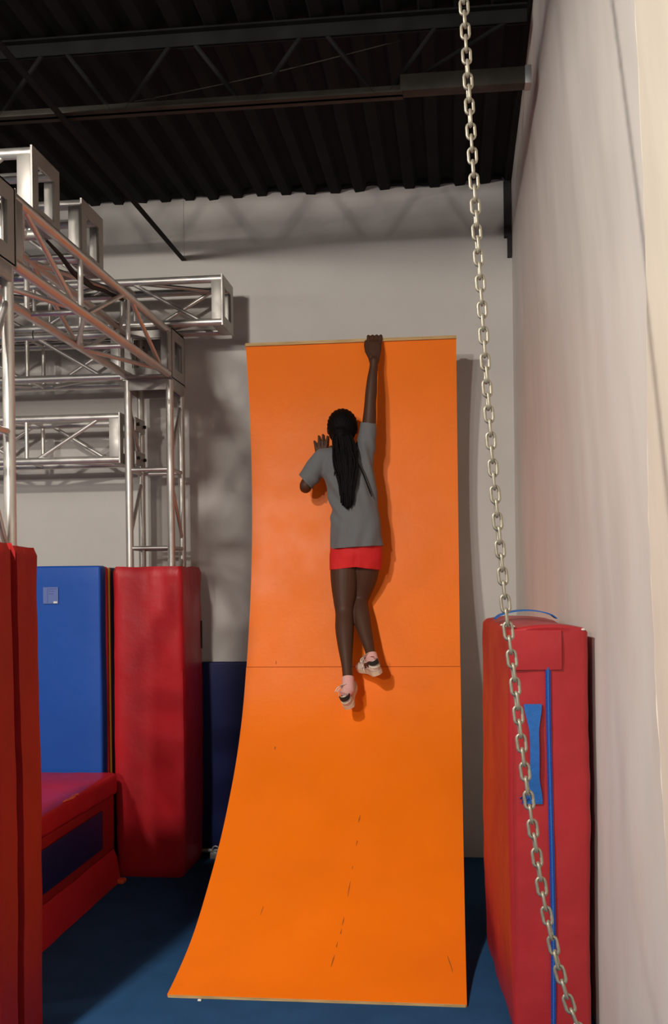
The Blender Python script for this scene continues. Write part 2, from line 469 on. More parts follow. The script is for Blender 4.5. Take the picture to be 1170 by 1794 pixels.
# ------------------------------------------------------------------ orange warped wall
PR = [(4.200, 0.012), (4.354, 0.036), (4.632, 0.103), (4.903, 0.226), (5.194, 0.382), (5.405, 0.535), (5.619, 0.720), (5.806, 0.957),
      (5.924, 1.204), (6.035, 1.494), (6.109, 1.761), (6.155, 2.10), (6.150, 2.443), (6.117, 2.707), (6.070, 2.903), (6.020, 3.066)]
DENSE = [cr(PR, (len(PR)-1) * i / 240) for i in range(241)]
for _ in range(60):   # fair the curve
    DENSE = [DENSE[0]] + [tuple((a + 2*b + c) / 4 for a, b, c in zip(DENSE[i-1], DENSE[i], DENSE[i+1])) for i in range(1, 240)] + [DENSE[-1]]
def wall_y(z):
    for (y0, z0), (y1, z1) in zip(DENSE[:-1], DENSE[1:]):
        if z0 <= z <= z1: return y0 + (y1-y0) * (z-z0) / max(1e-9, z1-z0)
    return DENSE[-1][0]
def normal_at(i):
    a = DENSE[max(i-1, 0)]; b = DENSE[min(i+1, 240)]
    ty, tz = b[0]-a[0], b[1]-a[1]; l = math.hypot(ty, tz)
    return (-tz/l, ty/l)          # toward the camera / up
XL, XR_ = -1.19, 0.030
ramp = thing('climbing_ramp', 'tall orange curved warped wall ramp standing against the back wall', 'climbing ramp', (0, 0, 0))
def skin(i0, i1, x0, x1, d0, d1, name, m, parent, nx=1):
    bm = bmesh.new(); F, B = [], []
    for i in range(i0, i1+1):
        ny, nz_ = normal_at(i); y, z = DENSE[i]
        F.append([bm.verts.new((x0 + (x1-x0)*k/nx, y + ny*d1, z + nz_*d1)) for k in range(nx+1)])
        B.append([bm.verts.new((x0 + (x1-x0)*k/nx, y + ny*d0, z + nz_*d0)) for k in range(nx+1)])
    n = len(F)
    for i in range(n-1):
        for k in range(nx):
            f = bm.faces.new((F[i][k], F[i][k+1], F[i+1][k+1], F[i+1][k])); f.smooth = True
            f = bm.faces.new((B[i][k], B[i+1][k], B[i+1][k+1], B[i][k+1])); f.smooth = True
        bm.faces.new((F[i][0], F[i+1][0], B[i+1][0], B[i][0])); bm.faces.new((F[i][nx], B[i][nx], B[i+1][nx], F[i+1][nx]))
    for k in range(nx):
        bm.faces.new((F[0][k], B[0][k], B[0][k+1], F[0][k+1])); bm.faces.new((F[-1][k], F[-1][k+1], B[-1][k+1], B[-1][k]))
    return obj(name, bm, m, parent)
iS = min(range(241), key=lambda i: abs(DENSE[i][1] - 1.204))
lowp = skin(0, iS, XL, XR_, -0.011, 0.0, 'lower_panel', 'orange', ramp)
upp = skin(iS, 240, XL + 0.001, XR_ - 0.001, -0.017, -0.0025, 'upper_panel', 'orange', ramp)
for xx in (-1.13, -0.60, -0.07):
    skin(6, 238, xx, xx + 0.04, -0.115, -0.018, 'rib', 'wood', ramp)
    bm = bmesh.new(); bx(bm, xx, xx + 0.04, 6.28, 6.37, 0.0, 2.9); obj('rear_post', bm, 'wood', ramp)
    bm = bmesh.new(); bx(bm, xx + 0.04, xx + 0.08, 5.0, 6.37, 0.0, 0.09); obj('floor_sleeper', bm, 'wood', ramp)
bm = bmesh.new(); bx(bm, XL, XR_, 6.008, 6.062, 3.066, 3.084, bev=0.002)
obj('top_edge_strip', bm, 'wood', ramp)['label'] = 'bare wooden lip along the top of the ramp'
bm = bmesh.new(); bx(bm, XL + 0.004, XR_ - 0.004, 4.196, 4.21, 0.0, 0.010); obj('toe_edge', bm, 'wood', ramp)
def on_ramp(x, z, d):
    i = min(range(241), key=lambda q: abs(DENSE[q][1] - z)); ny, nz_ = normal_at(i)
    return Vector((x, DENSE[i][0] + ny*d, DENSE[i][1] + nz_*d))
def scuff(x0, z0, x1, z1, w, parent, m='seam'):
    bm = bmesh.new(); n = 6; rows = []
    for i in range(n+1):
        t = i/n; p = on_ramp(x0+(x1-x0)*t, z0+(z1-z0)*t, 0.0006)
        ww = w * math.sin(math.pi * (0.12 + 0.76*t))
        rows.append((bm.verts.new(p - Vector((ww, 0, 0))), bm.verts.new(p + Vector((ww, 0, 0)))))
    for a, b in zip(rows[:-1], rows[1:]): bm.faces.new((a[0], a[1], b[1], b[0]))
    obj('scuff_mark', bm, m, parent)
bm = bmesh.new(); pj_ = on_ramp(XL, 1.204, 0.0)
bx(bm, XL + 0.002, XR_ - 0.002, pj_.y - 0.0012, pj_.y + 0.004, pj_.z - 0.0022, pj_.z + 0.0022)
M['joint'] = mat('dark_panel_joint', (0.50, 0.095, 0.004), 0.8)
obj('panel_joint', bm, 'joint', ramp)
M['scuff'] = mat('brown_scuff', (0.42, 0.10, 0.012), 0.6)
for (x0, z0, x1, z1, w) in [(-0.497, .470, -0.492, .492, .004), (-0.498, .385, -0.495, .398, .003), (-0.506, .306, -0.503, .317, .003), (-0.512, .222, -0.509, .262, .0025),
                            (-0.521, .140, -0.518, .16, .003), (-0.524, .118, -0.522, .13, .0025), (-0.534, .088, -0.531, .10, .0025), (-0.541, .056, -0.534, .075, .003),
                            (-0.026, .052, -0.048, .080, .0025), (-0.905, .165, -0.9, .185, .002)]:
    scuff(x0, z0, x1, z1, w, lowp, 'scuff')
for (x0, z0, x1, z1, w) in [(-1.02, 1.225, -1.018, 1.235, .004), (-0.985, .78, -.985, .79, .004)]:
    scuff(x0, z0, x1, z1, w, upp if z0 > 1.2 else lowp, 'scuff')

# ------------------------------------------------------------------ aluminium truss rig
TR = 0.0225; S = 0.2505
def truss(name, label, axis, a, b, u0, v0, ends=(True, True), bay=0.44, group='aluminium box truss', flip=0, du=S, dv=S, diag_sides=(0, 1, 2, 3)):
    """box truss along axis 'X','Y' or 'Z' from a to b; (u0,v0) centre of its lowest chord in the two other axes"""
    def P(t, u, v):
        return {'X': (t, u, v), 'Y': (u, t, v), 'Z': (u, v, t)}[axis]
    root = thing(name, label, 'truss', (0, 0, 0), group=group)
    for i in (0, 1):
        for k in (0, 1):
            bm = bmesh.new(); tube(bm, P(a, u0 + i*du, v0 + k*dv), P(b, u0 + i*du, v0 + k*dv), TR, 16)
            obj('chord', bm, 'alu', root)
    n = max(1, round((b - a - 0.1) / bay)); st = (b - a - 0.12) / n
    for q in range(n + 1):
        t = a + 0.06 + st * q
        plate = (q == 0 and ends[0]) or (q == n and ends[1])
        for side in range(4):
            if side < 2: p0, p1 = (u0 + side*du, v0), (u0 + side*du, v0 + dv)
            else: p0, p1 = (u0, v0 + (side-2)*dv), (u0 + du, v0 + (side-2)*dv)
            if plate:
                te = a if q == 0 else b
                s = 1 if q == 0 else -1
                bm = bmesh.new(); w = 0.058; th = 0.006
                lo = min(te, te + s*w); hi = max(te, te + s*w)
                if side < 2:
                    lims = [(lo, hi), (p0[0]-th + (0.018 if side else -0.018), p0[0]+th + (0.018 if side else -0.018)), (p0[1] + 0.012, p1[1] - 0.012)]
                else:
                    lims = [(lo, hi), (p0[0] + 0.012, p1[0] - 0.012), (p0[1]-th + (0.018 if side > 2 else -0.018), p0[1]+th + (0.018 if side > 2 else -0.018))]
                d = dict(zip({'X': 'xyz', 'Y': 'yxz', 'Z': 'zxy'}[axis], lims))
                bx(bm, d['x'][0], d['x'][1], d['y'][0], d['y'][1], d['z'][0], d['z'][1], bev=0.002)
                obj('end_bar', bm, 'alu_plate', root)
            else:
                bm = bmesh.new(); tube(bm, P(t, *p0), P(t, *p1), 0.0125, 10); obj('strut', bm, 'alu', root)
            if q < n and side in diag_sides:
                a_, b_ = (p0, p1) if (q + side + flip) % 2 else (p1, p0)
                bm = bmesh.new(); tube(bm, P(t + 0.05, *a_), P(t + st - 0.05, *b_), 0.0115, 10); obj('diagonal', bm, 'alu', root)
    for q, e in enumerate(ends):       # open end frame plate
        if not e: continue
        te = a if q == 0 else b; th = 0.008
        lo, hi = (te - th, te) if q == 0 else (te, te + th)
        bm = bmesh.new(); o = TR + 0.001; w = 0.062
        rects = [(u0-o, u0+du+o, v0-o, v0-o+w), (u0-o, u0+du+o, v0+dv+o-w, v0+dv+o), (u0-o, u0-o+w, v0-o+w, v0+dv+o-w), (u0+du+o-w, u0+du+o, v0-o+w, v0+dv+o-w)]
        for (ua, ub, va, vb) in rects:
            d = dict(zip({'X': 'xyz', 'Y': 'yxz', 'Z': 'zxy'}[axis], [(lo, hi), (ua, ub), (va, vb)]))
            bx(bm, d['x'][0], d['x'][1], d['y'][0], d['y'][1], d['z'][0], d['z'][1])
        obj('end_plate', bm, 'alu_plate', root)
    return root

U0 = -1.8925
def bolt(parent, p, axis):
    bm = bmesh.new(); p = Vector(p); d = {'X': Vector((1, 0, 0)), 'Y': Vector((0, 1, 0)), 'Z': Vector((0, 0, 1))}[axis]
    tube(bm, p - d*0.008, p + d*0.008, 0.011, 6); obj('bolt', bm, 'bolt', parent)

def corner_block(label, y0, z0):
    t = thing('truss_corner_block', label, 'truss', (0, 0, 0), group='truss corner blocks')
    x0, x1 = U0 - TR, U0 + S + TR; y1 = y0 + S + 2*TR; z1 = z0 + S + 2*TR
    # tube skeleton
    for xx in (x0+TR, x1-TR):
        for yy in (y0+TR, y1-TR):
            bm = bmesh.new(); tube(bm, (xx, yy, z0+.001), (xx, yy, z1-.001), TR*0.9, 14); obj('upright', bm, 'alu', t)
    th = 0.007; w = 0.066
    def plate(axis, c):
        bm = bmesh.new()
        if axis == 'X':
            for (a, b, c0, d) in ((y0, y1, z0, z0+w), (y0, y1, z1-w, z1), (y0, y0+w, z0+w, z1-w), (y1-w, y1, z0+w, z1-w)): bx(bm, c, c+th, a, b, c0, d)
        elif axis == 'Y':
            for (a, b, c0, d) in ((x0, x1, z0, z0+w), (x0, x1, z1-w, z1), (x0, x0+w, z0+w, z1-w), (x1-w, x1, z0+w, z1-w)): bx(bm, a, b, c, c+th, c0, d)
        else:
            for (a, b, c0, d) in ((x0, x1, y0, y0+w), (x0, x1, y1-w, y1), (x0, x0+w, y0+w, y1-w), (x1-w, x1, y0+w, y1-w)): bx(bm, a, b, c0, d, c, c+th)
        obj('face_plate', bm, 'alu_plate', t)
    plate('X', x0); plate('X', x1 - th); plate('Y', y0); plate('Y', y1 - th); plate('Z', z0); plate('Z', z1 - th)
    for sx in (x0 + 0.035, x1 - 0.035):
        for sz in (z0 + 0.05, z1 - 0.05):
            bolt(t, (sx, y0 - 0.004, sz), 'Y'); bolt(t, (sx, y1 - 0.02, sz), 'Y')
    for sy in (y0 + 0.04, y1 - 0.04):
        for sz in (z0 + 0.05, z1 - 0.05): bolt(t, (x0 - 0.003, sy, sz), 'X')
    return t

YF = 6.0025    # front chord line of the far frame
truss('truss_column', 'four-legged aluminium truss column rising from the far red pillar pad', 'Z', 0.0, 2.884, U0, YF, ends=(True, True), bay=0.46, flip=1, diag_sides=(0, 1))
corner_block('bolted aluminium corner block atop the far truss column', YF - TR, 2.8925)
truss('truss_column', 'aluminium truss column rising from the nearest red pillar pad at left edge', 'Z', 0.0, 2.884, U0, 3.505, ends=(True, True), bay=0.56, flip=0, diag_sides=(0, 1, 3))
corner_block('bolted aluminium corner block atop the nearest truss column', 3.505 - TR, 2.8925)
truss('truss_beam', 'long aluminium truss beam running from the near column back to the far column', 'Y', 3.790, 5.965, U0, 2.9150, bay=0.62, flip=1)
ZU = 3.2140
truss('truss_beam', 'upper aluminium truss beam ending closest to the camera at top left', 'X', -3.6, -1.690, 4.125, ZU, ends=(False, True), bay=0.5)
truss('truss_beam', 'upper aluminium truss beam, middle of the three stacked on the long beam', 'X', -3.6, -1.700, 4.725, ZU, ends=(False, True), bay=0.5)
truss('truss_beam', 'upper aluminium truss beam at the back, its end nearest the orange ramp', 'X', -3.6, -1.322, YF, ZU, ends=(False, True), bay=0.52, flip=1)
truss('truss_beam', 'aluminium truss beam joining the far corner block from the left', 'X', -3.6, -1.930, YF, 2.9150, ends=(False, True), bay=0.5)
truss('truss_beam', 'lowest aluminium truss beam bolted to the side of the far column', 'X', -3.6, -1.945, YF, 2.428, ends=(False, True), bay=0.5, flip=1)
# bolted side plates where the lowest beam meets the far column
cp = thing('splice_plate', 'small bolted aluminium splice plates on the far truss column', 'bracket', (0, 0, 0))
for z in (2.43, 2.63):
    bm = bmesh.new(); bx(bm, -1.868, -1.858, YF + 0.03, YF + S - 0.03, z - 0.03, z + 0.05, bev=0.002); obj('plate', bm, 'alu_plate', cp)
    bolt(cp, (-1.852, YF + 0.06, z + 0.01), 'X'); bolt(cp, (-1.852, YF + S - 0.06, z + 0.01), 'X')
# black strap tangled along the long beam
bm = bmesh.new()
path_tube(bm, [(-1.70, 4.28, 3.16), (-1.69, 4.42, 3.135), (-1.685, 4.56, 3.10), (-1.69, 4.68, 3.105), (-1.68, 4.80, 3.10), (-1.675, 4.95, 3.125), (-1.665, 5.08, 3.13), (-1.66, 5.2, 3.145)],
          [0.006, 0.010, 0.012, 0.017, 0.012, 0.010, 0.011, 0.008], 7)
tag(obj('black_strap', bm, 'black'), 'black strap tangled inside the long aluminium truss beam', 'strap')
bm = bmesh.new()
path_tube(bm, [(-2.46, YF + 0.030*math.cos(a), 3.178 + 0.030*math.sin(a)) for a in [2*math.pi*i/16 for i in range(16)]], 0.003, 5, closed=True)
tag(obj('cable_tie', bm, 'black'), 'black cable tie around a rail of the back truss beam', 'cable tie')

# ------------------------------------------------------------------ red pillar pads
def pleat(x, y, z, a, b, top):
    e = top - z
    p = 0.004 * sm(0.30, 0.0, e) * math.sin((x*a*0 + (x if abs(b) > .5 else y)) * 85 + z*9 + 3*nz3(x*6, y*6, z*2, 1))
    return p + 0.006 * nz3(x*3 + 4, y*3, z*1.6, 1) + 0.003 * nz3(x*9 + 4, y*9, z*7, 1)
col_pad = thing('pillar_pad', 'tall red vinyl pad wrapped around the far truss column', 'pillar pad', (-1.757, 6.13, 0), group='red pillar pads')
bm = bmesh.new()
loop = rounded_loop(-1.962, -1.552, 5.885, 6.368, 0.035, 0.03)
def lean(x, y, z): return 0.0
def dsp(x, y, z, a, b):
    return pleat(x, y, z, a, b, 1.79) + 0.012*math.sin(math.pi*min(1, z/1.79)) * (1 if b < -.5 else 0.4) + (0.02*sm(0.35, 0.02, z) if a > 0.3 else 0) * -0.4
strip_sleeve(bm, loop, 0.0, 1.79, 0.024, 0.035, dsp, True, lambda x, y, z: (0.008*nz3(x*7, y*7, 0, 1) if z > 1.7 else 0))
bmesh.ops.translate(bm, verts=bm.verts, vec=(1.757, -6.13, 0))
obj('cover', bm, 'red', col_pad)
bm = bmesh.new(); tube(bm, (-1.556, 6.33, 1.29), (-1.556, 6.33, 1.46), 0.012, 8); bmesh.ops.translate(bm, verts=bm.verts, vec=(1.757, -6.13, 0))
obj('closure_strap', bm, 'black', col_pad)

near = thing('pillar_pad', 'red vinyl pad wrapped around the nearest truss column at the left edge', 'pillar pad', (-1.767, 3.63, 0), group='red pillar pads')
loop = rounded_loop(-1.975, -1.562, 3.42, 3.83, 0.03, 0.025)
# split the wrap at the seam on its right face
right = [p for p in loop if p[2] > 0.9]
first = [p for p in loop if not (p[2] > 0.9 and p[1] > 3.60)]
k0 = max(range(len(loop)), key=lambda i: (loop[i][2] > 0.95, -abs(loop[i][1] - 3.615)))
order = loop[k0:] + loop[:k0]
def dsn(x, y, z, a, b): return pleat(x, y, z, a, b, 1.845) + 0.006*math.sin(z*2.2)
pan1 = [p for p in order if p[1] > 3.615 and p[2] > -0.5 or p[3] > 0.5]
pan2 = [p for p in order if p not in pan1]
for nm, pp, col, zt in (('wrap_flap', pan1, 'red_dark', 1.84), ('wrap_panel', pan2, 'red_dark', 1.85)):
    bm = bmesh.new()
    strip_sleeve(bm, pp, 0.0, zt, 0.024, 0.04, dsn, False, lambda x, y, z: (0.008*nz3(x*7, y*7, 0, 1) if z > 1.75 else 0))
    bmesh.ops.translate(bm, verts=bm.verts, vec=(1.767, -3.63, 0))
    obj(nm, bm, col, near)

# ------------------------------------------------------------------ folding panel mat standing behind the bench
fm = thing('folding_mat', 'royal blue folded panel mat standing upright behind the red bench', 'gym mat', (-2.6, 6.0, 0))
def fmd(p, n): return 0.006 * nz3(p.x*2, p.y*2, p.z*1.5, 1)
for nm, ya, yb, xe, zt, col, lab in (('blue_panel', 5.825, 5.925, -2.015, 1.80, 'blue', None), ('red_panel', 5.928, 5.958, -2.012, 1.795, 'red', 'red edge'),
                                ('yellow_panel', 5.961, 6.000, -2.008, 1.79, 'yellow', 'yellow edge'), ('navy_panel', 6.003, 6.19, -2.004, 1.79, 'navy_dark', 'dark navy edge')):
    bm = bmesh.new(); soft_box(bm, -3.2 + 2.6, xe + 2.6, ya - 6.0, yb - 6.0, 0.0, zt, min(0.014, (yb-ya)*0.4), 0.09, fmd if yb - ya > 0.08 else None)
    obj(nm, bm, col, fm)
bm = bmesh.new(); bx(bm, -2.352 + 2.6, -2.262 + 2.6, 5.8165 - 6.0, 5.8185 - 6.0, 1.585, 1.68); lb = obj('printed_label', bm, 'label', fm)
for (xa, xb_, za, zb, m_) in ((-2.318, -2.272, 1.668, 1.671, 'label_ink'), (-2.318, -2.285, 1.655, 1.658, 'label_ink'), (-2.318, -2.29, 1.64, 1.643, 'label_ink'), (-2.326, -2.324, 1.59, 1.675, 'label_ink'), (-2.29, -2.268, 1.587, 1.598, 'white')):
    bm = bmesh.new(); bx(bm, xa + 2.6, xb_ + 2.6, 5.8155 - 6.0, 5.817 - 6.0, za, zb); obj('label_print', bm, m_, lb)

# ------------------------------------------------------------------ red padded bench
bench = thing('padded_bench', 'low red vinyl padded bench with a blue side panel', 'bench', (-2.4, 4.85, 0))
def bd(p, n): return 0.006 * nz3(p.x*3, p.y*3, p.z*4, 1) + 0.003 * nz3(p.x*11, p.y*11, p.z*9, 1)
off = Matrix.Translation((2.4, -4.85, 0))
bm = bmesh.new(); soft_box(bm, -2.95, -1.925, 3.95, 5.80, 0.505, 0.615, 0.022, 0.05, lambda p, n: bd(p, n) + 0.008*math.sin(p.y*2.5), off); obj('seat_cushion', bm, 'red', bench)
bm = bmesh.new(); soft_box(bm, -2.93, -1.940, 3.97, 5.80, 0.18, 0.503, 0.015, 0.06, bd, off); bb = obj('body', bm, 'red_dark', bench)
bm = bmesh.new(); soft_box(bm, -1.936, -1.926, 4.25, 5.565, 0.245, 0.452, 0.003, 0.08, None, off); obj('side_panel', bm, 'navy', bench)['label'] = 'navy blue rectangular side panel'
bm = bmesh.new()
n = 30; rows = []
for i in range(n+1):
    y = 3.97 + 1.83*i/n; w = 0.004*nz3(1, y*6, 0, 1)
    rows.append([bm.verts.new(off @ Vector(p)) for p in ((-1.945, y, 0.185), (-1.928 + w, y, 0.14), (-1.905 + w, y, 0.004), (-1.925 + w, y, 0.002), (-1.955, y, 0.17))])
for a, b in zip(rows[:-1], rows[1:]):
    for k in range(5):
        f = bm.faces.new((a[k], a[(k+1) % 5], b[(k+1) % 5], b[k])); f.smooth = True
bm.faces.new(rows[0]); bm.faces.new(rows[-1][::-1])
obj('skirt', bm, 'red', bench)
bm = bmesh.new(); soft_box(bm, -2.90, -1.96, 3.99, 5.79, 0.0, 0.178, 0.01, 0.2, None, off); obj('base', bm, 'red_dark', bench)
bm = bmesh.new(); soft_box(bm, -1.925, -1.872, 5.74, 5.80, 0.0, 0.024, 0.006, 0.02, None, off); obj('corner_tab', bm, 'bare', bench)['label'] = 'bright orange tab at the bottom corner'
# torn patch on the cushion edge
bm = bmesh.new()
for k in range(9):
    y = 5.02 + 0.02*k; z0 = 0.617
    path_tube(bm, [off @ Vector((-1.945 + 0.012*random.random(), y, z0)), off @ Vector((-1.93 + 0.01*random.random(), y + 0.025, z0 + 0.006*random.random())), off @ Vector((-1.945 - 0.015*random.random(), y + 0.05, z0))], [0.003, 0.005, 0.002], 5)
obj('torn_seam', bm, 'bare', bench)['label'] = 'frayed orange tear in the seam'

# ------------------------------------------------------------------ crash mat on end by the right wall
ang = math.atan2(0.072, 0.97)
cm = thing('crash_mat', 'thick red crash mat standing on end against the right wall', 'gym mat', (0.203, 3.95, 0), ang)
def cmd(p, n):
    d = 0.008 * nz3(p.x*4, p.y*3, p.z*1.7, 1) + 0.003 * nz3(p.x*13, p.y*9, p.z*11, 1)
    if n.z > 0.5: d += 0.018 * math.sin(math.pi*min(1, max(0, p.x/0.292))) * 1 - 0.004
    if n.x < -0.5: d += 0.012*math.sin(math.pi*min(1, p.z/1.5))
    if n.y < -0.5: d += 0.006*math.sin(math.pi*min(1, max(0, p.x/0.292)))
    return d
bm = bmesh.new(); soft_box(bm, 0.0, 0.290, 0.0, 0.965, 0.0, 1.515, 0.022, 0.03, cmd); obj('cover', bm, 'red_mat', cm)
M['red_side'] = M['red_mat']
def on_front(x0, x1, z0, z1, y0, th, bulge=0.0, nx=4, nz_=10, shape=None, name='strip', m='zip', parent=None):
    bm = bmesh.new(); F, B = [], []
    for k in range(nz_+1):
        z = z0 + (z1-z0)*k/nz_; t = k/nz_
        xa, xb_ = (x0, x1) if shape is None else shape(t)
        rowF, rowB = [], []
        for i in range(nx+1):
            u = i/nx; x = xa + (xb_-xa)*u
            y = y0 - bulge*math.sin(math.pi*t)
            rowF.append(bm.verts.new((x, y - th, z))); rowB.append(bm.verts.new((x, y, z)))
        F.append(rowF); B.append(rowB)
    for k in range(nz_):
        for i in range(nx):
            f = bm.faces.new((F[k][i], F[k][i+1], F[k+1][i+1], F[k+1][i])); f.smooth = True
            f = bm.faces.new((B[k][i], B[k+1][i], B[k+1][i+1], B[k][i+1]))
        bm.faces.new((F[k][0], F[k+1][0], B[k+1][0], B[k][0])); bm.faces.new((F[k][nx], B[k][nx], B[k+1][nx], F[k+1][nx]))
    for i in range(nx):
        bm.faces.new((F[0][i], B[0][i], B[0][i+1], F[0][i+1])); bm.faces.new((F[nz_][i], F[nz_][i+1], B[nz_][i+1], B[nz_][i]))
    return obj(name, bm, m, parent)
fy = -0.004
z_ = on_front(0.134, 0.152, 0.01, 1.37, fy - 0.004, 0.006, name='zipper_tape', m='zip', parent=cm, nz_=24, shape=lambda t: (0.132 + 0.004*math.sin(t*5), 0.150 + 0.004*math.sin(t*5)))
z_['label'] = 'blue zipper running down the front'
on_front(0.138, 0.146, 0.01, 1.37, fy - 0.009, 0.004, name='zipper_teeth', m='webbing', parent=z_, nz_=24, shape=lambda t: (0.138 + 0.004*math.sin(t*5), 0.144 + 0.004*math.sin(t*5)))
def hshape(t):
    w = 0.033 - 0.016*sm(0.0, 0.30, t)*sm(1.0, 0.70, t); c = 0.079 + 0.004*math.sin(t*3)
    return c - w, c + w
hd = on_front(0, 0, 0.865, 1.235, fy - 0.005, 0.005, bulge=0.016, nx=6, nz_=22, shape=hshape, name='handle_strap', m='webbing', parent=cm)
hd['label'] = 'blue webbing handle on the front'
fl = on_front(-0.004, 0.188, 1.362, 1.508, fy - 0.006, 0.004, bulge=0.004, nx=8, nz_=8, name='corner_flap', m='red_mat', parent=cm)
# top handle
bm = bmesh.new()
R = []
for i in range(15):
    t = i/14; x = 0.0 + 0.255*t; z = 1.530 + 0.034*math.sin(math.pi*t)**0.6
    R.append([bm.verts.new((x, 0.46, z)), bm.verts.new((x, 0.53, z)), bm.verts.new((x, 0.53, z + 0.005)), bm.verts.new((x, 0.46, z + 0.005))])
for a, b in zip(R[:-1], R[1:]):
    for k in range(4): bm.faces.new((a[k], a[(k+1) % 4], b[(k+1) % 4], b[k]))
bm.faces.new(R[0]); bm.faces.new(R[-1][::-1])
obj('top_strap', bm, 'webbing', cm)['label'] = 'blue webbing strap over the top'
bm = bmesh.new(); path_tube(bm, [(0.03, -0.012, 0.885), (0.045, -0.022, 0.90), (0.035, -0.018, 0.868), (0.06, -0.02, 0.89)], 0.004, 6); obj('tie_cord', bm, 'zip', cm)
for (a, b, c) in ((0.272, 0.006, 1.508), (0.012, 0.008, 1.522), (0.0, 0.10, 1.520), (0.0, 0.22, 1.518), (0.278, 0.03, 1.50)):
    bm = bmesh.new(); ellipsoid(bm, (a, b, c), 0.010, 0.014, 0.005, nu=8, nv=6); obj('worn_corner', bm, 'worn', cm)

# ------------------------------------------------------------------ chain
chain = thing('hanging_chain', 'slack steel chain hanging from the roof in front of the right wall', 'chain', (0.03, 2.62, 4.05))
CH = [(0.020, 2.64, 4.10), (0.022, 2.635, 3.75), (0.030, 2.62, 3.4), (0.041, 2.60, 3.126), (0.049, 2.579, 2.905), (0.059, 2.557, 2.674), (0.065, 2.541, 2.517), (0.073, 2.528, 2.376), (0.080, 2.511, 2.209), (0.089, 2.494, 2.044),
      (0.099, 2.477, 1.882), (0.111, 2.461, 1.722), (0.122, 2.447, 1.59), (0.133, 2.436, 1.486), (0.146, 2.42, 1.344), (0.160, 2.406, 1.218), (0.172, 2.395, 1.117),
      (0.187, 2.383, 1.006), (0.205, 2.371, 0.908), (0.227, 2.36, 0.811), (0.254, 2.351, 0.728), (0.30, 2.34, 0.63), (0.37, 2.33, 0.56), (0.45, 2.32, 0.53), (0.53, 2.31, 0.545), (0.59, 2.305, 0.59)]
fine = [Vector(cr(CH, (len(CH)-1)*i/2000)) for i in range(2001)]
pitch = 0.0320; wire = 0.0039
bm = bmesh.new(); hl = 0.0116; rw = 0.0094
loopp = []
for i in range(7): a = math.pi*i/6; loopp.append((rw*math.cos(a), 0, hl*0.9 + rw*math.sin(a)))
for i in range(7): a = math.pi + math.pi*i/6; loopp.append((rw*math.cos(a), 0, -hl*0.9 + rw*math.sin(a)))
path_tube(bm, loopp, wire, 7, closed=True)
bmesh.ops.recalc_face_normals(bm, faces=bm.faces)
link_me = bpy.data.meshes.new('link'); bm.to_mesh(link_me); bm.free(); link_me.materials.append(M['chain'])
acc = 0.0; q = 0; last = fine[0]
base = Vector((0.03, 2.62, 4.05))
for i in range(1, 2001):
    acc += (fine[i] - fine[i-1]).length
    if acc >= pitch:
        acc -= pitch
        d = (fine[min(i+12, 2000)] - fine[max(i-12, 0)]).normalized()
        o = bpy.data.objects.new('chain_link', link_me); C.objects.link(o); o.parent = chain
        zax = -d; xax = Vector((math.cos(0.30), math.sin(0.30), 0)); xax = (xax - zax*xax.dot(zax)).normalized(); yax = zax.cross(xax)
        rot = Matrix((xax, yax, zax)).transposed().to_4x4()
        tw = (q % 2) * math.pi/2 + 0.16*math.sin(q*0.55) - 0.25 - 0.15*sm(1.6, 0.7, fine[i].z)
        o.matrix_local = Matrix.Translation(fine[i] - base) @ rot @ Matrix.Rotation(tw, 4, 'Z')
        q += 1
bm = bmesh.new(); bx(bm, -0.045, 0.025, -0.02, 0.06, 0.030, 0.041); path_tube(bm, [(-0.010 + 0.016*math.cos(a), 0.02, 0.02 + 0.02*math.sin(a)) for a in [2*math.pi*k/14 for k in range(14)]], 0.005, 6, closed=True)
obj('ceiling_eye', bm, 'grey_metal', chain)

# ------------------------------------------------------------------ little things on the floor
ft = thing('pipe_fitting', 'small grey metal fitting on the floor between red pad and ramp', 'fitting', (-1.50, 6.33, 0))
bm = bmesh.new(); tube(bm, (-0.06, 0.0, 0.045), (0.055, -0.01, 0.05), 0.012, 10); obj('pipe', bm, 'grey_metal', ft)
bm = bmesh.new(); bx(bm, -0.005, 0.055, -0.035, 0.01, 0.0, 0.04, bev=0.004); obj('block', bm, 'grey_metal', ft)
bm = bmesh.new(); path_tube(bm, [(0.03 + 0.02*math.cos(a), -0.03, 0.06 + 0.02*math.sin(a)) for a in [2*math.pi*k/14 for k in range(14)]], 0.005, 6, closed=True); obj('ring', bm, 'grey_metal', ft)
bm = bmesh.new(); soft_box(bm, -1.055, -1.040, 4.165, 4.175, 0.0, 0.008, 0.003, 0.01)
tag(obj('paper_scrap', bm, 'white'), 'tiny white scrap on the blue floor in front of the ramp', 'scrap')

# ------------------------------------------------------------------ the climber
bm = bmesh.new()
# torso
loft(bm, [(-.553, 5.95, 1.775, .10, .06), (-.553, 5.95, 1.82, .142, .086), (-.552, 5.95, 1.88, .146, .092), (-.553, 5.952, 1.97, .126, .088), (-.558, 5.957, 2.09, .112, .080),
          (-.577, 5.966, 2.21, .126, .085), (-.603, 5.970, 2.32, .138, .085), (-.618, 5.970, 2.39, .120, .072), (-.612, 5.970, 2.44, .060, .055), (-.615, 5.970, 2.47, .048, .048)])
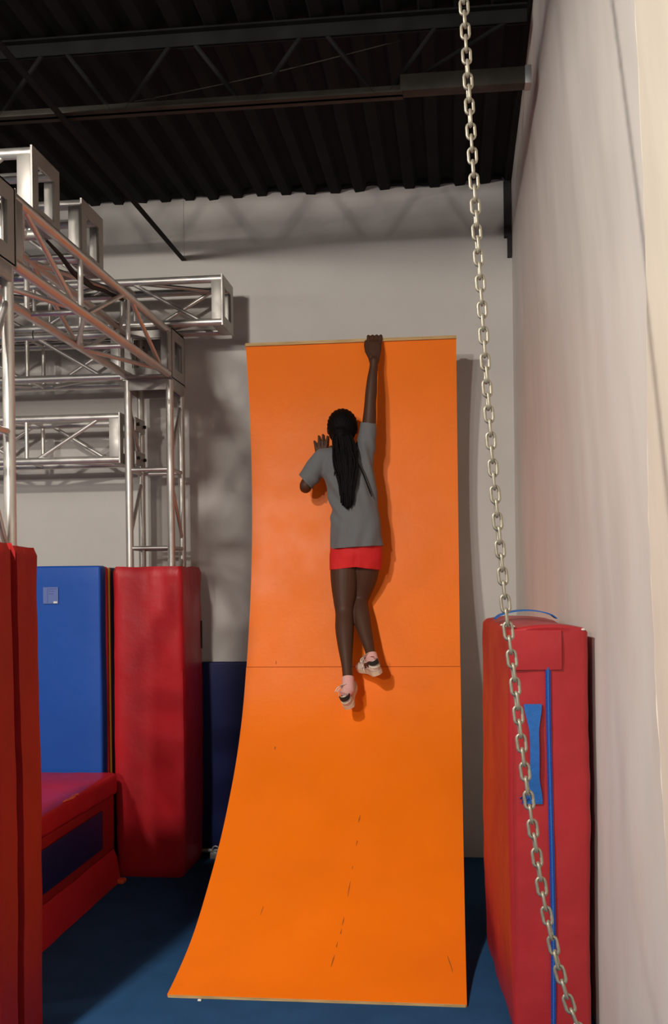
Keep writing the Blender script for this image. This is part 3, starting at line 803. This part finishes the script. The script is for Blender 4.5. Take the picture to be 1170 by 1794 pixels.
# legs
limb(bm, [((-.617, 5.95, 1.84), .084), ((-.620, 5.938, 1.70), .078), ((-.621, 5.918, 1.585), .061), ((-.618, 5.900, 1.515), .0515), ((-.613, 5.852, 1.43), .0525), ((-.604, 5.800, 1.34), .044), ((-.592, 5.745, 1.24), .031), ((-.585, 5.715, 1.18), .0285), ((-.577, 5.675, 1.10), .030)])
limb(bm, [((-.490, 5.955, 1.84), .084), ((-.508, 5.980, 1.72), .076), ((-.530, 5.990, 1.63), .060), ((-.541, 5.982, 1.578), .0510), ((-.526, 5.925, 1.50), .0515), ((-.500, 5.862, 1.41), .042), ((-.472, 5.800, 1.325), .030), ((-.461, 5.775, 1.29), .0285), ((-.447, 5.752, 1.245), .030)])
# raised right arm
limb(bm, [((-.520, 5.965, 2.40), .055), ((-.478, 5.955, 2.52), .044), ((-.464, 5.940, 2.63), .038), ((-.459, 5.935, 2.705), .0335), ((-.454, 5.937, 2.76), .0335), ((-.447, 5.942, 2.84), .029), ((-.440, 5.948, 2.90), .0240), ((-.436, 5.952, 2.945), .0235)])
# right palm and fingers over the lip
loft(bm, [(-.436, 5.955, 2.93, .026, .019), (-.437, 5.962, 2.97, .036, .018), (-.436, 5.972, 3.01, .043, .016), (-.434, 5.982, 3.045, .042, .014), (-.434, 5.987, 3.062, .039, .011)], 20)
for x, l in ((-.4705, 0.9), (-.4465, 1.0), (-.4225, 0.97), (-.3990, 0.82)):
    chain_caps(bm, [((-.436 + (x+.436)*.92, 5.985, 3.045), .0100), ((x, 5.999, 3.090 + .004*l), .0100), ((x, 6.036, 3.097 + .003*l), .0088), ((x, 6.070 + .004*l, 3.090), .0082), ((x, 6.080, 3.066), .0072)])
chain_caps(bm, [((-.452, 5.960, 2.965), .018), ((-.476, 5.976, 3.005), .014), ((-.485, 5.990, 3.04), .0115), ((-.484, 5.997, 3.064), .0095)])
# left arm: upper arm out, forearm folded up, palm on the ramp
chain_caps(bm, [((-.690, 5.970, 2.395), .052), ((-.738, 5.965, 2.395), .048), ((-.785, 5.958, 2.322), .043), ((-.836, 5.953, 2.245), .036), ((-.840, 5.972, 2.236), .035)])
chain_caps(bm, [((-.840, 5.972, 2.236), .034), ((-.818, 6.030, 2.31), .033), ((-.785, 6.085, 2.385), .024), ((-.776, 6.105, 2.415), .022)])
loft(bm, [(-.775, 6.108, 2.405, .024, .018), (-.770, 6.122, 2.435, .034, .016), (-.766, 6.124, 2.465, .038, .013), (-.764, 6.126, 2.485, .036, .011)], 18)
for x0, x1, z1 in ((-.796, -.806, 2.518), (-.776, -.780, 2.548), (-.757, -.755, 2.555), (-.738, -.728, 2.545)):
    chain_caps(bm, [((x0, 6.124, 2.475), .0100), (((x0+x1)/2, 6.125, (2.475+z1)/2 + .006), .0090), ((x1, 6.126, z1), .0070)])
chain_caps(bm, [((-.745, 6.122, 2.435), .015), ((-.722, 6.125, 2.462), .011), ((-.708, 6.127, 2.485), .0085)])
# neck and head, face toward the ramp
chain_caps(bm, [((-.610, 5.968, 2.43), .050), ((-.620, 5.970, 2.53), .047)])
hc = Vector((-.622, 5.968, 2.572))
ellipsoid(bm, hc + Vector((0, -.004, .014)), .076, .092, .088)
ellipsoid(bm, hc + Vector((0, .028, -.030)), .060, .066, .080)
capsule(bm, hc + Vector((0, .082, -.085)), hc + Vector((0, .074, -.078)), .020, .026)      # chin
capsule(bm, hc + Vector((0, .090, .010)), hc + Vector((0, .106, -.022)), .008, .013)         # nose
for s in (-1, 1):
    capsule(bm, hc + Vector((s*.010, .096, -.026)), hc + Vector((s*.014, .094, -.026)), .008, .007)
    capsule(bm, hc + Vector((s*.018, .084, .022)), hc + Vector((s*.044, .070, .022)), .009, .008)   # brow
    capsule(bm, hc + Vector((s*.040, .070, -.020)), hc + Vector((s*.046, .060, -.026)), .017, .016) # cheek
    ellipsoid(bm, hc + Vector((s*.080, -.004, -.012)), .009, .017, .029, Matrix.Rotation(s*0.3, 3, 'Z'), 12, 10)  # ear
capsule(bm, hc + Vector((-.018, .090, -.050)), hc + Vector((.018, .090, -.050)), .007, .007)
capsule(bm, hc + Vector((-.015, .088, -.061)), hc + Vector((.015, .088, -.061)), .008, .008)
# feet (inside the shoes)
Lh = Vector((-.570, 5.640, 1.000)); Rh = Vector((-.408, 5.700, 1.182))
def basis(toe, up):
    toe = Vector(toe).normalized(); up = Vector(up); up = (up - toe*up.dot(toe)).normalized(); lat = toe.cross(up)
    return Matrix((lat, toe, up)).transposed()
LB = basis((-.05, .866, .50), (-.30, -.5, .87)); RB = basis((-.50, .83, .10), (-.40, -.08, .90))
for h, B_, ank in ((Lh, LB, Vector((-.577, 5.675, 1.10))), (Rh, RB, Vector((-.447, 5.752, 1.245)))):
    def W(p): return h + B_ @ Vector(p)
    chain_caps(bm, [(ank, .029), (W((0, .055, .055)), .030), (W((0, .11, .045)), .027), (W((0, .16, .036)), .022), (W((0, .20, .032)), .016)])
    chain_caps(bm, [(W((0, .055, .055)), .028), (W((0, .035, .045)), .025)])
body_me = remeshed(bm, 0.0036, 5, 0.5)
person = link_mesh('person', body_me, 'skin', None, True)
tag(person, 'person in grey t-shirt and red shorts hanging by one hand from the orange ramp', 'person')

def cut_shell(me, keep, name, m, thick=0.004, disp=None):
    bm = bmesh.new(); bm.from_mesh(me); bpy.data.meshes.remove(me)
    for v in bm.verts: v.tag = False
    if disp is not None:
        bm.normal_update()
        for v, d in [(v, disp(v.co, v.normal)) for v in bm.verts]: v.co += v.normal * d
    for (pc, pn) in keep:          # bisect planes: removes the side the normal points to, only within its reach
        pass
    return bm
def bisect_near(bm, co, no, centre, reach):
    co, no, centre = Vector(co), Vector(no).normalized(), Vector(centre)
    geom = [f for f in bm.faces if (f.calc_center_median() - centre).length < reach]
    es = {e for f in geom for e in f.edges}; vs2 = {v for f in geom for v in f.verts}
    bmesh.ops.bisect_plane(bm, geom=list(geom) + list(es) + list(vs2), plane_co=co, plane_no=no, dist=1e-5)
    kill = [f for f in bm.faces if (f.calc_center_median() - centre).length < reach and (f.calc_center_median() - co).dot(no) > 0]
    bmesh.ops.delete(bm, geom=kill, context='FACES')
def finish_shell(bm, name, m, thick, parent):
    loose = [v for v in bm.verts if not v.link_faces]
    bmesh.ops.delete(bm, geom=loose, context='VERTS')
    me = bpy.data.meshes.new(name); bm.to_mesh(me); bm.free()
    o = link_mesh(name, me, m, parent, True)
    s = o.modifiers.new('thickness', 'SOLIDIFY'); s.thickness = thick; s.offset = -1
    return o

# t-shirt
bm = bmesh.new()
loft(bm, [(-.549, 5.948, 1.840, .155, .126), (-.549, 5.948, 1.895, .153, .125), (-.550, 5.950, 1.98, .147, .119), (-.559, 5.953, 2.10, .136, .106), (-.573, 5.960, 2.21, .141, .104),
          (-.597, 5.966, 2.31, .150, .101), (-.615, 5.968, 2.38, .142, .088), (-.613, 5.969, 2.43, .085, .068), (-.612, 5.970, 2.455, .062, .060)])
chain_caps(bm, [((-.505, 5.960, 2.28), .070), ((-.505, 5.960, 2.42), .062), ((-.478, 5.950, 2.51), .053), ((-.468, 5.942, 2.62), .043)])
chain_caps(bm, [((-.670, 5.968, 2.400), .060), ((-.738, 5.964, 2.400), .056), ((-.780, 5.956, 2.345), .060), ((-.826, 5.952, 2.275), .058), ((-.868, 5.95, 2.225), .056)])
sh = remeshed(bm, 0.0065, 8, 0.6)
def folds(p, n):
    d = 0.0030 * nz3(p.x*9, p.y*9, p.z*5, 1)
    # slanted pulls from the left underarm toward the hem, and from the raised shoulder downward
    t1 = (p.x + .70) * 0.80 + (p.z - 2.26) * 0.60
    d += 0.0075 * math.sin(t1*95 + 2*nz3(p.x*4, 2, p.z*4, 1)) * sm(1.98, 2.12, p.z) * sm(2.33, 2.22, p.z) * sm(-.52, -.66, p.x)
    t2 = (p.x + .45) * 0.93 + (p.z - 2.4) * 0.30
    d += 0.0060 * math.sin(t2*110 + 2*nz3(p.x*5, 5, p.z*3, 1)) * sm(2.05, 2.25, p.z) * sm(2.56, 2.44, p.z) * sm(-.60, -.50, p.x)
    t3 = (p.x + .56) * 0.96 - (p.z - 1.95)*0.22
    d += 0.0050 * math.sin(t3*75) * sm(2.10, 1.90, p.z)
    return d
bm = cut_shell(sh, [], 't_shirt', 'shirt', disp=folds)
bisect_near(bm, (-.549, 5.95, 1.884), (0.05, 0.0, -1), (-.549, 5.95, 1.86), 0.24)
bisect_near(bm, (-.470, 5.94, 2.588), (0.13, -0.08, 1), (-.466, 5.94, 2.62), 0.10)
bisect_near(bm, (-.832, 5.95, 2.262), (-.72, 0.0, -.69), (-.85, 5.95, 2.235), 0.11)
bisect_near(bm, (-.612, 5.97, 2.440), (0, 0.12, 1), (-.612, 5.97, 2.46), 0.07)
finish_shell(bm, 't_shirt', 'shirt', 0.003, person)

# shorts
bm = bmesh.new()
loft(bm, [(-.553, 5.955, 1.72, .120, .090), (-.553, 5.952, 1.80, .147, .102), (-.553, 5.95, 1.84, .151, .107), (-.552, 5.95, 1.90, .147, .106), (-.553, 5.952, 1.96, .134, .098)])
chain_caps(bm, [((-.617, 5.950, 1.84), .088), ((-.618, 5.945, 1.74), .087), ((-.619, 5.94, 1.68), .086)])
chain_caps(bm, [((-.490, 5.955, 1.84), .088), ((-.497, 5.972, 1.74), .085), ((-.508, 5.985, 1.68), .083)])
so = remeshed(bm, 0.0065, 6, 0.5)
bm = cut_shell(so, [], 'shorts', 'shorts', disp=lambda p, n: 0.002*nz3(p.x*14, p.y*14, p.z*10, 1) + 0.0025*math.sin(p.x*90)*sm(1.83, 1.76, p.z) - 0.011*math.exp(-((p.x + .548)/.012)**2)*sm(1.87, 1.80, p.z))
for side, slope in ((-1, 0.10), (1, -0.15)):      # two leg hems rising to the crotch
    g = [f for f in bm.faces if (f.calc_center_median().x + .549) * side > 0]
    no = Vector((slope, 0.04, -1)).normalized(); co = Vector((-.549, 5.95, 1.776))
    bmesh.ops.bisect_plane(bm, geom=g + list({e for f in g for e in f.edges}) + list({v for f in g for v in f.verts}), plane_co=co, plane_no=no, dist=1e-5)
    kill = [f for f in bm.faces if (f.calc_center_median().x + .549) * side > 0 and (f.calc_center_median() - co).dot(no) > 0]
    bmesh.ops.delete(bm, geom=kill, context='FACES')
finish_shell(bm, 'shorts', 'shorts', 0.003, person)

# hair: close cap and a long bundle of thin braids
bm = bmesh.new()
ellipsoid(bm, hc + Vector((0, -.012, .008)), .087, .096, .098, nu=28, nv=20)
ellipsoid(bm, hc + Vector((0, -.035, -.030)), .078, .070, .072)
capsule(bm, hc + Vector((-0.004, -.075, -.050)), hc + Vector((0.006, -.080, -.090)), .052, .046)
hm = remeshed(bm, 0.005, 4, 0.5)
bm = bmesh.new(); bm.from_mesh(hm); bpy.data.meshes.remove(hm)
bm.normal_update()
for v in bm.verts:    # combed relief toward the tie
    a = math.atan2(v.co.x - hc.x, v.co.z - (hc.z - .07)); v.co += v.normal * 0.0016 * math.sin(a*46)
bisect_near(bm, hc + Vector((0, .052, .050)), (0, .92, -.38), hc + Vector((0, .08, 0)), 0.16)
finish_shell(bm, 'hair', 'hair', 0.006, person)
bm = bmesh.new()
def back_y(x, z):      # just clear of the shirt's back
    z2 = min(max(z, 1.9), 2.45); hy = 0.104 if z2 < 2.36 else 0.104 - (z2-2.36)*0.45
    cxx = -.559 if z2 < 2.15 else -.559 - (z2-2.15)*0.2
    k = max(0.05, 1 - ((x - cxx)/0.145)**2)
    return 5.958 - hy*math.sqrt(k) - 0.008
root = hc + Vector((0.014, -.112, -.080))
for k in range(90):
    a = random.random()*2*math.pi; r = math.sqrt(random.random())
    dx = r*math.cos(a); dep = 0.5 + 0.5*r*math.sin(a)
    L = 2.092 + 0.075*random.random()**2 + 0.02*abs(dx) + 0.025*max(0, -dx)
    pts = [root + Vector((dx*.046 - .006, .05 - .03*dep, .055)), root + Vector((dx*.050 - .004, .016 - .03*dep, .022))]
    nseg = 10
    for i in range(nseg + 1):
        t = i/nseg; z = root.z + (L - root.z)*t
        spread = .058 + .012*math.sin(math.pi*min(1, t*1.6)) - .018*sm(.55, 1.0, t)
        cx = root.x - .004 + 0.020*t + 0.012*math.sin(t*3)
        x = cx + dx*spread + .004*math.sin(t*9 + k)
        yb = back_y(x, z)
        y = yb - .006 - .046*dep*(1 - .45*t)
        if t < 0.2: y = min(y, root.y + .02)
        pts.append(Vector((x, y, z)))
    path_tube(bm, pts, [.0055, .0062] + [.0062 + .0012*math.sin(k+i) for i in range(nseg)] + [.0022], 6)
obj('ponytail', bm, 'hair', person)['label'] = 'long black braided ponytail down the back'
bm = bmesh.new()
for (xs, zs_, xe, ze) in ((-.560, 2.42, -.447, 2.165), (-.650, 2.42, -.655, 2.285)):
    pts = []
    for i in range(11):
        t = i/10; x = xs + (xe-xs)*t + .006*math.sin(t*4); z = zs_ + (ze-zs_)*t
        pts.append((x, back_y(x, z) - .007 - .010*math.sin(math.pi*t), z))
    path_tube(bm, pts, [.004]*10 + [.002], 6)
obj('loose_braid', bm, 'hair', person)
for s in (-1, 1):
    bm = bmesh.new(); ellipsoid(bm, hc + Vector((s*.031, .079, .004)), .011, .009, .008, nu=12, nv=8); e = obj('eye', bm, 'eye', person, True)
    bm = bmesh.new(); ellipsoid(bm, hc + Vector((s*.031, .0865, .004)), .0048, .003, .0048, nu=10, nv=6); obj('iris', bm, 'mark', e, True)

# shoes and socks
def shoe(h, B_, ank_w, dirn):
    def W(p): return h + B_ @ Vector(p)
    SL = .238
    def outline(t, grow=0.0):    # half width along the length
        w = .030 + .012*sm(.35, .72, t) - .006*math.sin(math.pi*min(1, max(0, (t-.15)/.5)))*.6
        endh = math.sqrt(max(0, 1 - ((.14 - t)/.14)**2)) if t < .14 else 1
        endt = math.sqrt(max(0, 1 - ((t - .76)/.24)**2)) if t > .76 else 1
        return (w + grow) * max(.02, endh) * max(.02, endt)
    def height(t):
        return .088 - .004*math.sin(math.pi*min(1, t/.3)) - .046*sm(.30, .78, t) - .012*sm(.85, 1.0, t)
    bm = bmesh.new(); n = 26; rows = []; prof_ = []
    for i in range(n+1):
        t = i/n; w = outline(t); H = height(t); row = []
        for k in range(13):
            a = math.pi*k/12; c, s = math.cos(a), math.sin(a)
            sx = math.copysign(abs(c)**.75, c) * w; sz = .018 + (H - .018) * (s**.62)
            tp = 1 - .22*s
            row.append(bm.verts.new(W((sx*tp, t*SL, sz))))
        rows.append(row)
    # leave the collar open between t=.06 and t=.30 on top
    for i in range(n):
        t = (i + .5)/n
        for k in range(12):
            if .07 < t < .36 and 3 <= k <= 8: continue
            f = bm.faces.new((rows[i][k], rows[i][k+1], rows[i+1][k+1], rows[i+1][k])); f.smooth = True
    bm.faces.new(rows[0]); bm.faces.new(rows[-1][::-1])
    up = obj('shoe', bm, 'shoe', person)
    sd = up.modifiers.new('thickness', 'SOLIDIFY'); sd.thickness = .004; sd.offset = 0.0
    # sole
    bm = bmesh.new(); top, bot, mid = [], [], []
    loop2 = [(outline(i/24, .003), i/24) for i in range(25)]
    ring = [(w, t) for w, t in loop2] + [(-w, t) for w, t in reversed(loop2)]
    for w, t in ring:
        top.append(bm.verts.new(W((w, t*SL*1.02 - .003, .026)))); bot.append(bm.verts.new(W((w*.96, t*SL*1.02 - .003 + (.003 if t < .05 else 0), .0 + .010*sm(.8, 1, t)))))
    m_ = len(ring)
    for i in range(m_):
        j_ = (i+1) % m_; f = bm.faces.new((bot[i], bot[j_], top[j_], top[i]))
    bm.faces.new(top); bm.faces.new(bot[::-1])
    obj('sole', bm, 'sole', up)
    # black crescent round the heel collar
    def band(t0, t1, z0f, z1f, name, m):
        bm = bmesh.new(); A_ = []; nn = 16
        for i in range(nn+1):
            a = -1 + 2*i/nn
            tt = .012 + .115*abs(a)**1.6
            w = outline(tt) * (.90) + .003
            x = math.copysign(min(abs(w), .034*abs(a)**.6 + .001), a)
            thick = 1 - .8*a*a
            z0 = z0f + .012*(a*a); z1 = z0 + (z1f - z0f)*thick
            y = tt*SL - .010*(1 - abs(a)) + .002
            A_.append([bm.verts.new(W((x*1.04, y - .004, z0))), bm.verts.new(W((x*1.04, y - .004, z1))), bm.verts.new(W((x*.9, y + .004, z1))), bm.verts.new(W((x*.9, y + .004, z0)))])
        for p, q_ in zip(A_[:-1], A_[1:]):
            for k in range(4): bm.faces.new((p[k], p[(k+1) % 4], q_[(k+1) % 4], q_[k]))
        bm.faces.new(A_[0]); bm.faces.new(A_[-1][::-1])
        obj(name, bm, m, up)
    band(0, 0, .064, .088, 'heel_crescent', 'mark')
    band(0, 0, .047, .050, 'heel_stitch', 'sole')
    for (y0, y1, z0, z1, sx) in ((.075, .10, .035, .052, 1), (.075, .10, .035, .052, -1), (.11, .125, .03, .04, 1), (.11, .125, .03, .04, -1)):
        bm = bmesh.new(); xw = outline((y0+y1)/2/SL)*.97
        path_tube(bm, [W((sx*xw*1.0, y0, z1)), W((sx*xw*1.06, (y0+y1)/2, (z0+z1)/2)), W((sx*xw*1.04, y1, z0))], [.003, .0055, .002], 6)
        obj('side_mark', bm, 'mark', up)
    # tongue and laces
    bm = bmesh.new(); R_ = []
    for i in range(7):
        t = i/6; y = .135 - .055*t; z = .072 + .040*t
        R_.append([bm.verts.new(W((sx, y + dy, z))) for sx, dy in ((-.022, 0), (-.008, .008), (.008, .008), (.022, 0), (.008, -.001), (-.008, -.001))])
    for p, q_ in zip(R_[:-1], R_[1:]):
        for k in range(6): bm.faces.new((p[k], p[(k+1) % 6], q_[(k+1) % 6], q_[k]))
    bm.faces.new(R_[0]); bm.faces.new(R_[-1][::-1]); obj('tongue', bm, 'shoe', up)
    for i in range(4):
        bm = bmesh.new(); y = .098 + .018*i; z = .094 - .010*i
        path_tube(bm, [W((-.024, y, z - .016)), W((-.012, y + .004, z)), W((.012, y + .006, z)), W((.024, y, z - .016))], .0024, 6); obj('lace', bm, 'shoe', up)
    bm = bmesh.new(); s = dirn
    path_tube(bm, [W((0, .10, .098)), W((-.02, .095, .10)), W((-.040, .085, .098)), W((-.052, .075, .088)), W((-.046, .078, .080)), W((-.03, .09, .088))], .0028, 6)
    path_tube(bm, [W((-.01, .10, .098)), W((-.030, .09, .085)), W((-.042, .085, .06)), W((-.047, .08, .03))], .0024, 6)
    obj('lace_bow', bm, 'shoe', up)
    # sock
    bm = bmesh.new()
    a = Vector(ank_w[0]); b = Vector(ank_w[1])
    path_tube(bm, [a, a.lerp(b, .5), b, W((0, .055, .070)), W((0, .060, .050))], [.0335, .0335, .0345, .0350, .031], 18)
    obj('sock', bm, 'sock', person)
shoe(Lh, LB, ((-.583, 5.708, 1.168), (-.577, 5.675, 1.10)), -1)
shoe(Rh, RB, ((-.461, 5.776, 1.288), (-.447, 5.752, 1.245)), -1)
